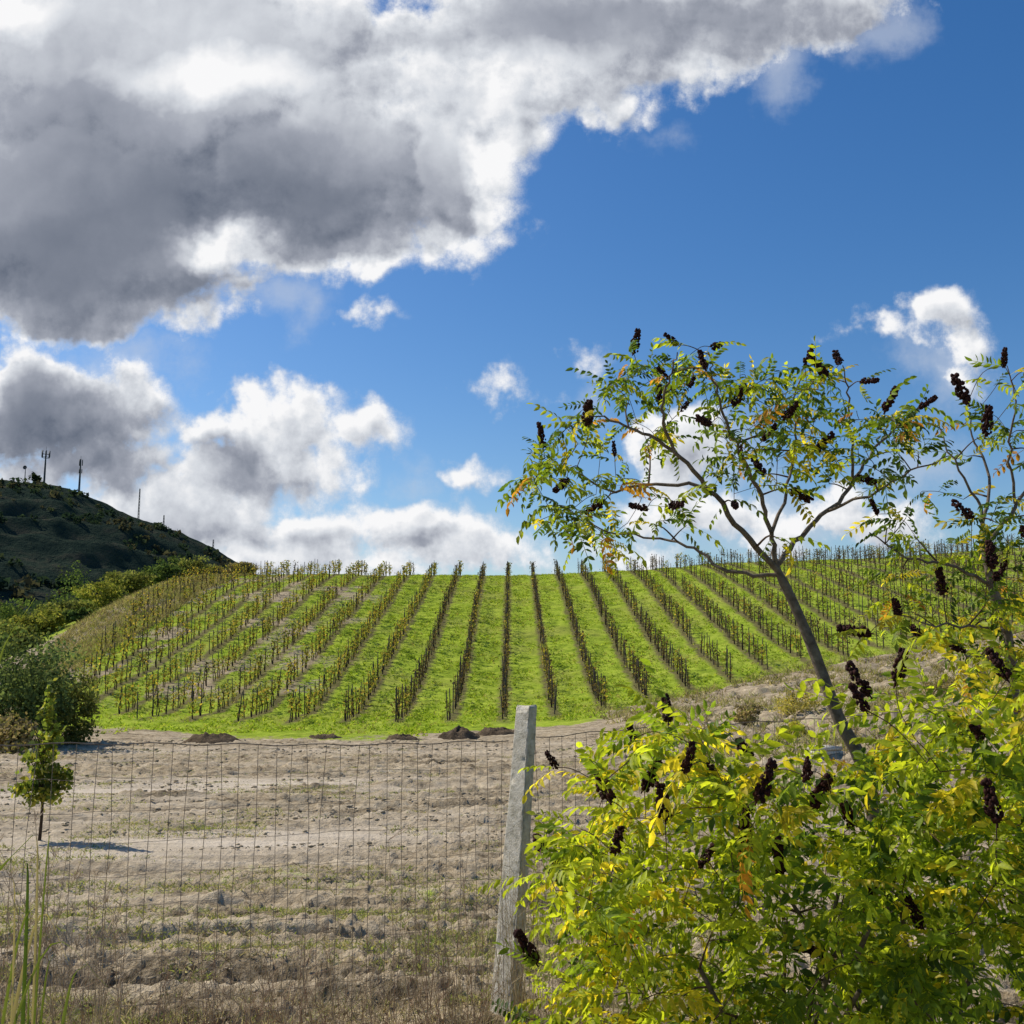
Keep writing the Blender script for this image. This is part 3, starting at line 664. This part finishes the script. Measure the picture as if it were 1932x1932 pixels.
# ------------------------------------------------------------------ grass and clods (stuff)
def blades(P, h, w, col, r, nb=3, lean=.5, so=.04):
    n = len(P); Vs = []; Cs = []
    for k in range(nb):
        th = r.random(n)*6.28; s = np.stack([np.cos(th), np.sin(th), np.zeros(n)], 1); hh = h*(.5+r.random(n)); o = r.normal(0, so, (n, 3))*[1, 1, 0]
        l = r.normal(0, lean, (n, 3))*[1, 1, 0]*hh[:, None]
        Vs.append(np.stack([P+o-s*w[:, None], P+o+s*w[:, None], P+o+l+np.array([0, 0, 1.])*hh[:, None]], 1)); Cs.append(np.repeat(col*(.7+.6*r.random((n, 1))), 3, 0))
    V = np.concatenate(Vs).reshape(-1, 3); return V, np.arange(len(V)).reshape(-1, 3), np.concatenate(Cs)
r = np.random.default_rng(88)
n = 80000; x = -33+85*r.random(n); y = 42+66*r.random(n)**1.1
u = x/y; ok = (np.abs(u) < .53) & (y > near_edge(x)-4+6*(fbm(x*.3, y*.3, 3)-.5)*2)
ph = np.abs(((x+.4+1.25) % 2.5)-1.25); ok &= (ph > .45) | (y < near_edge(x)) | (r.random(n) < .2)
ok &= ~((x > 7) & (y < near_edge(x)-1)); ok &= (r.random(n) > .6*sst(-6, -20, x)+.3*sst(18, 35, x))
ok &= (fbm(x*.5, y*.3+20, 3) < .5+.2*r.random(n)) | (y < near_edge(x)+3)
x, y = x[ok], y[ok]; P = np.stack([x, y, Z(x, y)], 1)
c = np.array([(.20, .28, .02), (.31, .40, .04), (.40, .45, .06), (.34, .30, .10)])[r.choice(4, len(x), p=[.3, .38, .2, .12])]
V, F, cc = blades(P, np.full(len(x), .11), .03+.02*r.random(len(x)), c, r, 3, .9)
build('grass', V, F, M['grass'], col=cc, kind='stuff', label='bright green grass growing between the vine rows', cat='grass')
n = 18000; x = np.concatenate([4+34*r.random(n), -34.5+7*r.random(n//2)]); y = np.concatenate([22+44*r.random(n), 55+55*r.random(n//2)])
bk = (x > 4) & (y < near_edge(x)) & (fbm(x*.7, y*.7, 3) > .47); lf_ = (x < 0) & (y > near_edge(x)-16)
ok = bk | lf_; x, y = x[ok], y[ok]; P = np.stack([x, y, Z(x, y)], 1)
c = np.array([(.40, .34, .19), (.30, .26, .13), (.26, .28, .07), (.18, .14, .08)])[r.integers(0, 4, len(x))]
V, F, cc = blades(P, np.full(len(x), .28), .02+.015*r.random(len(x)), c, r, 4, .7, .08)
build('dry_tufts', V, F, M['grass'], col=cc, kind='stuff', label='dry straw coloured tufts on the soil bank and the slope edge', cat='dry grass')
n = 44000; y = 6.0+28*r.random(n)**1.3; x = y*(-.55+.75*r.random(n))
ok = fbm(x*.8, y*1.5+3, 4)+.08*np.exp(-((y-9.5)/4)**2)-.02 > .54+.10*r.random(n); x, y = x[ok], y[ok]
P = np.stack([x, y, Z(x, y)+mzone(x, y)+.01], 1)
c = np.array([(.20, .24, .06), (.29, .30, .10), (.38, .32, .18), (.44, .39, .26)])[r.choice(4, len(x), p=[.34, .3, .22, .14])]
V, F, cc = blades(P, np.full(len(x), .030), .005+.0035*r.random(len(x)), c, r, 4, 1.2)
build('weeds', V, F, M['grass'], col=cc, kind='stuff', label='small weeds sprouting on the bare soil', cat='weeds')
n = 34000; y = 4.8+34*r.random(n)**1.1; x = y*(-.58+1.1*r.random(n)); s = .004+.013*r.random(n)**3.5
s *= np.interp(y, [5, 15, 36], [1, 1.7, 3.2])
keep = fbm(x*.35+8, y*2.4, 3)+.10*r.random(n) > .53; x, y, s = x[keep], y[keep], s[keep]
zz = Z(x, y)+mzone(x, y)+s*.2+.01
IV, IF = ICO; n = len(x)
V = (IV[None]*(1+.3*r.normal(size=(n, 12, 1)))*s[:, None, None]*np.array([1.5, 1, .65]))+np.stack([x, y, zz], 1)[:, None]
F = (IF[None]+(np.arange(n)*12)[:, None, None]).reshape(-1, 3)
build('clods', V.reshape(-1, 3), F, M['clod'], kind='stuff', label='scattered stones and clods on the tilled soil', cat='stones')

def mound(px, py, wpx, hpx, dd, label, seed, mat='mound'):
    x = (px-966)/1932*dd; z = Zf(x, dd); W = wpx/1932*dd/2; Hh = hpx/1932*dd
    th = np.linspace(0, 2*math.pi, 49)[:-1]; q = np.linspace(0, 1, 14)
    Q, T = np.meshgrid(q, th, indexing='ij'); X = Q*np.cos(T)*W; Y = Q*np.sin(T)*W*.8
    hh = Hh*np.clip(1-Q**2, 0, 1)*(.2+1.4*fbm(X*2.6+seed, Y*2.6, 4))+(fbm(X*9, Y*9+seed, 3)-.5)*.22-.12*Q**4
    V = np.stack([X+x, Y+dd, z+hh], -1).reshape(-1, 3); i = np.arange(14*48).reshape(14, 48)
    F = np.stack([i[:-1], np.roll(i, -1, 1)[:-1], np.roll(i, -1, 1)[1:], i[1:]], -1).reshape(-1, 4)
    build('soil_mound', V, F, M[mat], origin=(x, dd, z), label=label, cat='soil mound', group='heaps of dug soil')
mound(415, 1400, 125, 16, 38, 'low dark heap of soil at the left of the field edge', 1)
mound(868, 1375, 95, 18, 41, 'dark heap of soil behind the concrete post, left one', 2)
mound(765, 1388, 80, 10, 40, 'small dark clump of soil left of the larger heap', 3)
mound(940, 1367, 90, 14, 43, 'dark heap of soil directly left of the post top', 4)
mound(620, 1385, 80, 8, 41, 'very low soil clump mid field edge', 5)
b = at(1552, 1372, 22); b[2] = Zf(b[0], 22.)
lp = Acc()
for k in range(3): V_, F_ = box(b+[0, 0, .06+.085*k], (.62-.02*k, .5, .07), .4+.05*k); lp.add(V_, F_)
lp.build('concrete_slab', M['concrete'], origin=b, label='stack of grey concrete slabs half buried on the soil bank', cat='slab')

# ------------------------------------------------------------------ fence
def fl(x): return 6.0+.47*(x-.05)
def fz(x): return Zf(x, fl(x))+.1*max(0, x)*.5
pb = at(950, 1905, 6.0); pt = at(994, 1332, 6.0)
fence = thing('wire_fence', 'rusty wire mesh fence with a leaning concrete post crossing the foreground', 'fence', (float(pb[0]), 6.0, Zf(float(pb[0]), 6.0)))
nl = 170; ns = 64
th = np.arange(ns)/ns*2*math.pi; V = []
chip = fbm(np.cos(th)*1.5+3, np.sin(th)*1.5+5, 3)
for i in range(nl+1):
    t = i/nl; hw = .042*(1-t)+.031*t; hd = .088*(1-t)+.055*t
    if i == nl: hw *= .88; hd *= .92
    e_ = .14
    x = np.sign(np.cos(th))*np.abs(np.cos(th))**e_*hw; y = np.sign(np.sin(th))*np.abs(np.sin(th))**e_*hd
    c_ = pb*(1-t)+pt*t; c_ = c_+np.array([0, 0, -.15*(1-t)])
    cyc = np.cos(th)*2+5; sy = np.sin(th)*2+5
    nn = 1+(fbm(cyc+t*9, sy+t*12, 3)-.5)*.08+(fbm(cyc*5+t*50, sy*5+t*60, 2)-.5)*.05-np.clip(fbm(cyc*3, sy*3+t*30, 2)-.70, 0, 1)*.8
    a = .78; X_ = (x*math.cos(a)-y*math.sin(a))*nn; Y_ = (x*math.sin(a)+y*math.cos(a))*nn
    V.append(np.stack([c_[0]+X_, c_[1]+Y_, np.full(ns, c_[2])+((chip-.5)*.04+X_*.06)*(t > .985)], 1))
V.append(np.array([[pt[0], pt[1], pt[2]+.002]])); V = np.concatenate(V)
i = np.arange(nl)[:, None]*ns; j = np.arange(ns)[None]; j2 = (j+1) % ns
F = np.stack([i+j, i+j2, i+ns+j2, i+ns+j], -1).reshape(-1, 4)
top = nl*ns+np.arange(ns); cap = np.stack([top, np.roll(top, -1), np.full(ns, (nl+1)*ns)], 1)
F3 = np.concatenate([F[:, [0, 1, 2]], F[:, [0, 2, 3]], cap])
build('post', V, F3, M['concrete'], fence, smooth=False, label='leaning weathered concrete post')
def wires(x0, x1):
    r = np.random.default_rng(12); a = Acc(); xs = np.arange(x0, x1, .078)
    top = lambda x: fz(x)+1.53+.012*math.sin(x*2.1)
    for x in xs:
        xx = x+r.normal(0, .006); b0 = fz(x); t0 = top(x); w = r.normal(0, .007, 5)
        a.add(*tube([[xx+w[k], fl(xx)+w[-k-1], b0-.05+(t0-b0+.05)*k/4] for k in range(5)], .0016, 4))
    for k, hh in enumerate([.04, .13, .22, .32, .42, .53, .65, .78, .92, 1.07, 1.22, 1.38]):
        ws = [[x, fl(x)+r.normal(0, .004), fz(x)+hh+r.normal(0, .005)] for x in np.arange(x0, x1+.01, .1)]
        a.add(*tube(ws, .0011, 4))
    a.build('wire_mesh', M['wire'], fence)
    P = [[x, fl(x), top(x)+.006*math.sin(x*17)] for x in np.arange(x0, x1+.01, .08)]
    V, F = tube(P, .0028, 5); build('top_wire', V, F, M['wire'], fence)
wires(-4.5, -.02); wires(.14, 5.2)

# ------------------------------------------------------------------ foreground weeds
def blade(P, w0, n=10):
    P = smoothpath(P, 5); m = len(P); T = np.gradient(P, axis=0); s = unit(np.cross(T, [0, 1., .3])); t = np.linspace(0, 1, m)
    w = w0*np.clip(np.sin(np.clip(t*1.1+.12, 0, 1)*math.pi), .04, 1)**.7
    V = np.concatenate([P-s*w[:, None], P+[0, .2*w0, -.15*w0], P+s*w[:, None]]); i = np.arange(m-1)
    F = np.concatenate([np.stack([i, i+1, m+i+1, m+i], 1), np.stack([m+i, m+i+1, 2*m+i+1, 2*m+i], 1)]); return V, F
RC = np.array([(.09, .14, .025), (.16, .20, .04), (.40, .33, .16)])
def reed(px, dd, nb, hgt, seed, label, sp0=.08, w=.006, extra=()):
    r = np.random.default_rng(seed); x = (px-966)/1932*dd; z = Zf(x, dd); b = np.array([x, dd, z]); t = thing('reed_plant', label, 'reed', b, None)
    for k in range(nb):
        a = r.random()*6.28; h = hgt*(.65+.4*r.random()); sp = sp0*(1+2*r.random()); o = r.normal(0, .05, 3)*[1, 1, 0]
        dx = np.array([math.cos(a), math.sin(a)*.6, 0])
        V, F = blade([b+o, b+o+dx*sp*.25+[0, 0, h*.5], b+o+dx*sp*.7+[0, 0, h*.9], b+o+dx*sp*1.3+[0, 0, h*(1.0-1.6*sp*r.random())]], w*(.6+.6*r.random()))
        build('blade', V, F, M['grass'], t, col=np.tile(RC[r.choice(3, p=[.4, .3, .3])], (len(V), 1)))
    for P in extra:
        V, F = blade([b]+[at(*q) for q in P], w*1.2); build('blade', V, F, M['grass'], t, col=np.tile(RC[1], (len(V), 1)))
    return t
reed(116, 3.6, 7, 1.32, 61, 'clump of upright green reed leaves at the lower left', .03)
reed(20, 3.6, 9, 1.25, 62, 'arching green reed leaves cut by the lower left corner', .20)
reed(-70, 3.6, 4, 1.7, 63, 'tall reed blade entering at the left edge', .06, .008, extra=([(-50, 1600, 3.6), (-5, 1260, 3.6), (66, 1128, 3.6)], [(-40, 1700, 3.6), (0, 1640, 3.6), (62, 1575, 3.6)]))
a = Acc(); r = np.random.default_rng(64)
for k in range(30):
    p0 = np.array([(-10+260*r.random()-966)/1932*3.9, 3.9+r.normal(0, .25), 0]); p0[2] = Zf(p0[0], p0[1])
    tp = at(-5+270*r.random()**1.4, 1545+260*r.random(), 3.9); P = smoothpath([p0, (p0+tp)/2+r.normal(0, .03, 3), tp], 5)
    a.add(*tube(P, np.linspace(.0022, .0009, len(P)), 4), (.40, .31, .20))
    for j in range(20):
        q = P[-1-r.integers(0, 4)]+r.normal(0, .006, 3); e_ = q+np.array([r.normal(0, .02), r.normal(0, .02), .02+.03*r.random()]); a.add(*tube([q, (q+e_)/2, e_], [.0008, .0014, .0004], 3), (.50, .39, .28))
a.build('dry_grass', M['dry'], kind='stuff', label='dry feathery grass stalks at the lower left', cat='dry grass')
a = Acc(); r = np.random.default_rng(65)
for k in range(760):
    x = -2.9+3.3*r.random()**.75; y = 4.7+1.25*r.random() if r.random() < .8 else 4.0+.6*r.random(); z = Zf(x, y); h = (.12+.55*r.random()**1.5)*(1+.3*(y < 5))*(1+.45*(x > -.5))
    p0 = np.array([x, y, z]); tp = p0+np.array([r.normal(0, .12), r.normal(0, .1), h]); P = smoothpath([p0, (p0+tp)/2+r.normal(0, .02, 3), tp], 3)
    c = np.array([(.34, .22, .15), (.54, .43, .29), (.28, .19, .13), (.46, .37, .22)])[r.integers(4)]; a.add(*tube(P, np.linspace(.002, .0008, len(P)), 3), c)
    for j in range(r.integers(2, 7)):
        q = P[r.integers(1, len(P))]; e_ = q+np.array([r.normal(0, .06), r.normal(0, .05), .03+.09*r.random()]); a.add(*tube([q, (q+e_)/2+r.normal(0, .006, 3), e_], [.0012, .0009, .0006], 3), c)
a.build('dry_weeds', M['dry'], kind='stuff', label='tangle of dry brown weeds along the foot of the fence', cat='dry weeds')
n = 2200; y = 4.2+2.2*r.random(n); x = -2.9+3.6*r.random(n); P = np.stack([x, y, Z(x, y)], 1)
c = np.array([(.22, .25, .08), (.50, .42, .28), (.40, .32, .20)])[r.integers(0, 3, n)]
V, F, cc = blades(P, np.full(n, .06), np.full(n, .003), c, r, 3, .9)
build('verge_grass', V, F, M['grass'], col=cc, kind='stuff', label='short dry grass along the fence line', cat='grass')

# ------------------------------------------------------------------ sky
SUN = unit(np.array([-.64, .34, .70])); el = math.asin(SUN[2]); az = math.atan2(SUN[0], SUN[1])
w = bpy.data.worlds.new('World'); bpy.context.scene.world = w; w.use_nodes = True; nt = w.node_tree; nt.nodes.clear(); g = G(nt)
try: w.cycles.sampling_method = 'NONE'
except Exception: pass
def B(px, py, rx, ry, rot=0): return ((px-966)/1932, (966-py)/1932, rx/1932, ry/1932)
main = [B(*q) for q in [(300, 120, 520, 250), (120, 400, 420, 240), (600, 320, 330, 175), (850, 320, 150, 160), (820, 430, 140, 70), (640, 440, 240, 75), (150, 560, 240, 105), (330, 555, 140, 55), (430, 510, 100, 40), (915, 300, 85, 125),
 (1050, 60, 390, 160), (1350, 30, 290, 115), (1580, 0, 140, 80), (1160, 190, 100, 60), (890, 190, 160, 110),
 (90, 770, 240, 120), (240, 760, 110, 60), (120, 880, 240, 65),
 (440, 820, 130, 88), (560, 810, 125, 75), (680, 815, 80, 50), (420, 900, 130, 75), (580, 890, 110, 60),
 (350, 985, 270, 80), (600, 995, 160, 65), (785, 995, 90, 60), (850, 1010, 50, 40), (890, 1045, 110, 48), (500, 1050, 380, 60), (950, 1055, 70, 42),
 (725, 594, 20, 14), (962, 738, 50, 28), (1100, 672, 46, 20), (1050, 742, 24, 20), (902, 902, 58, 18),
 (1800, 580, 66, 48), (1825, 645, 68, 54), (1690, 632, 48, 28), (1795, 700, 45, 45), (1280, 850, 95, 75), (1310, 965, 140, 65), (1210, 1035, 90, 40), (1520, 985, 130, 65), (1660, 1010, 110, 45)]]
wisp = [B(*q) for q in [(590, 580, 50, 75), (530, 545, 100, 60), (1480, 130, 80, 90), (1660, 60, 100, 70), (1245, 255, 50, 18), (690, 608, 14, 12), (265, 697, 45, 20), (330, 662, 50, 18), (1130, 730, 40, 45), (1740, 890, 130, 70), (1330, 860, 160, 90), (1450, 980, 220, 80), (1780, 690, 100, 80), (1000, 1050, 80, 30), (770, 900, 60, 40), (200, 690, 200, 50)]]
def field(P, blobs):
    F = None
    for (cx, cy, rx, ry) in blobs:
        ln = g.vm('LENGTH', g.vm('MULTIPLY_ADD', P, (1/rx, 1/ry, 0), c=(-cx/rx, -cy/ry, 0))); k = min(rx, ry)
        v = g.m('MULTIPLY_ADD', ln, -k, k)
        F = v if F is None else g.m('SMOOTH_MAX', F, v, .012)
    return F
def shadef(P, blobs):
    S = None
    for (cx, cy, rx, ry), wt in blobs:
        ln = g.vm('LENGTH', g.vm('MULTIPLY_ADD', P, (1/rx, 1/ry, 0), c=(-cx/rx, -cy/ry, 0)))
        v = g.m('SUBTRACT', 1.0, ln, clamp=True)
        S = g.m('MULTIPLY', v, wt*1.35) if S is None else g.m('MULTIPLY_ADD', v, wt*1.35, S)
    return S
def detail(P, W):
    def vor(s, a, F=None):
        v = g.n('ShaderNodeTexVoronoi', feature='F1', voronoi_dimensions='2D'); g.l(W, v.inputs['Vector']); v.inputs['Scale'].default_value = s
        return g.m('MULTIPLY', g.m('SUBTRACT', .42, v.outputs['Distance']), a)
    return g.m('ADD', g.m('ADD', vor(14, .022), vor(38, .014)), g.m('MULTIPLY', g.m('SUBTRACT', g.noise(P, 16, 6, .65, 0, '2D'), .44), .062))
shade = [(B(*q[:4]), q[4]) for q in [(200, 400, 520, 260, .38), (60, 540, 400, 150, .26), (600, 370, 380, 160, .33), (830, 340, 110, 130, .04), (330, 330, 300, 130, .08), (750, 110, 320, 70, .10), (1050, 30, 460, 110, .24), (1450, 20, 320, 100, .24), (100, 190, 300, 190, .16), (480, 540, 170, 60, .22),
 (60, 790, 320, 150, .46), (200, 890, 280, 80, .30), (430, 865, 90, 58, .40), (520, 905, 120, 40, .22), (560, 1010, 300, 32, .12), (800, 1010, 100, 20, .16), (350, 990, 240, 40, .10),
 (400, 150, 270, 60, -.34), (410, 465, 130, 50, -.60), (20, 20, 140, 70, -.3), (950, 120, 290, 55, -.28), (60, 655, 220, 26, -.40), (680, 495, 260, 32, -.40), (945, 300, 60, 160, -.34), (880, 450, 80, 45, -.25)]]
D_ = g.n('ShaderNodeTexCoord').outputs['Generated']
zf = g.m('MAXIMUM', g.vm('DOT_PRODUCT', D_, tuple(fw)), .12)
cx = g.m('DIVIDE', g.vm('DOT_PRODUCT', D_, (1, 0, 0)), zf); cy = g.m('DIVIDE', g.vm('DOT_PRODUCT', D_, tuple(upv)), zf)
cb = g.n('ShaderNodeCombineXYZ'); g.l(cx, cb.inputs[0]); g.l(cy, cb.inputs[1]); P = cb.outputs[0]
W = g.vm('ADD', P, g.vm('SCALE', g.vm('SUBTRACT', g.noise(P, 8, 5, .58, 1, '2D'), (.5, .5, .5)), sc=.080))
W = g.vm('MULTIPLY', W, (1, 1, 0))
dl = (-.009, .013, 0)
F1 = g.m('ADD', field(W, main), detail(P, W))
P2 = g.vm('ADD', P, dl); W2 = g.vm('ADD', W, dl)
F2 = g.m('ADD', field(W2, main), detail(P2, W2))
W1 = field(W, wisp); S1 = shadef(W, shade)
alpha = g.ramp(F1, -.005, .020)
wn = g.noise(P, 20, 5, .65, 0, '2D')
walpha = g.m('MULTIPLY', g.ramp(g.m('ADD', W1, g.m('MULTIPLY', g.m('SUBTRACT', wn, .5), .05)), -.008, .035), .5)
edge = g.ramp(F1, .01, .07, lo=1., hi=.15)
br = g.m('ADD', .74, g.m('MULTIPLY', g.m('MULTIPLY', g.m('SUBTRACT', F1, F2), 15.0), edge))
br = g.m('ADD', br, g.ramp(F1, 0., .04, lo=.30, hi=0.))
br = g.m('SUBTRACT', br, S1)
br = g.m('ADD', br, g.m('MULTIPLY', g.m('SUBTRACT', g.noise(P, 5, 4, .5, 0, '2D'), .5), .18), clamp=True)
ccol = g.cr(br, [(0, (.14, .165, .22)), (.25, (.22, .245, .305)), (.5, (.36, .385, .45)), (.8, (.70, .73, .78)), (1, (.97, .97, .98))])
al = g.m('MAXIMUM', alpha, walpha)
ccol = g.mix(g.m('SUBTRACT', 1.0, alpha), ccol, (.58, .64, .74))
sky = g.n('ShaderNodeTexSky', sky_type='NISHITA'); sky.sun_disc = False; sky.sun_elevation = el; sky.sun_rotation = az; sky.air_density = 1.0; sky.dust_density = .6; sky.ozone_density = 2.5
hs = g.n('ShaderNodeHueSaturation'); hs.inputs['Saturation'].default_value = 1.34; hs.inputs['Hue'].default_value = .505; g.l(sky.outputs[0], hs.inputs['Color'])
b1 = g.n('ShaderNodeBackground'); g.l(hs.outputs[0], b1.inputs[0]); b1.inputs[1].default_value = .118
b2 = g.n('ShaderNodeBackground'); g.l(ccol, b2.inputs[0]); b2.inputs[1].default_value = .97
mx = g.n('ShaderNodeMixShader'); g.l(al, mx.inputs[0]); g.l(b1.outputs[0], mx.inputs[1]); g.l(b2.outputs[0], mx.inputs[2])
wo = g.n('ShaderNodeOutputWorld'); g.l(mx.outputs[0], wo.inputs[0])
L = bpy.data.lights.new('sun', 'SUN'); L.energy = 5.0; L.angle = R(.5); L.color = (1, .93, .81)
so = bpy.data.objects.new('sun', L); C.objects.link(so); so.rotation_mode = 'QUATERNION'; so.rotation_quaternion = Vector(SUN).to_track_quat('Z', 'Y')
cd = bpy.data.cameras.new('camera'); cd.lens = 36; cd.sensor_width = 36; cd.clip_end = 12000; cd.clip_start = .05
co = bpy.data.objects.new('camera', cd); C.objects.link(co); co.location = CAM; co.rotation_euler = (math.pi/2+PITCH, 0, 0); bpy.context.scene.camera = co
bpy.context.scene.view_settings.view_transform = 'Standard'; bpy.context.scene.view_settings.look = 'None'; bpy.context.scene.view_settings.exposure = 0
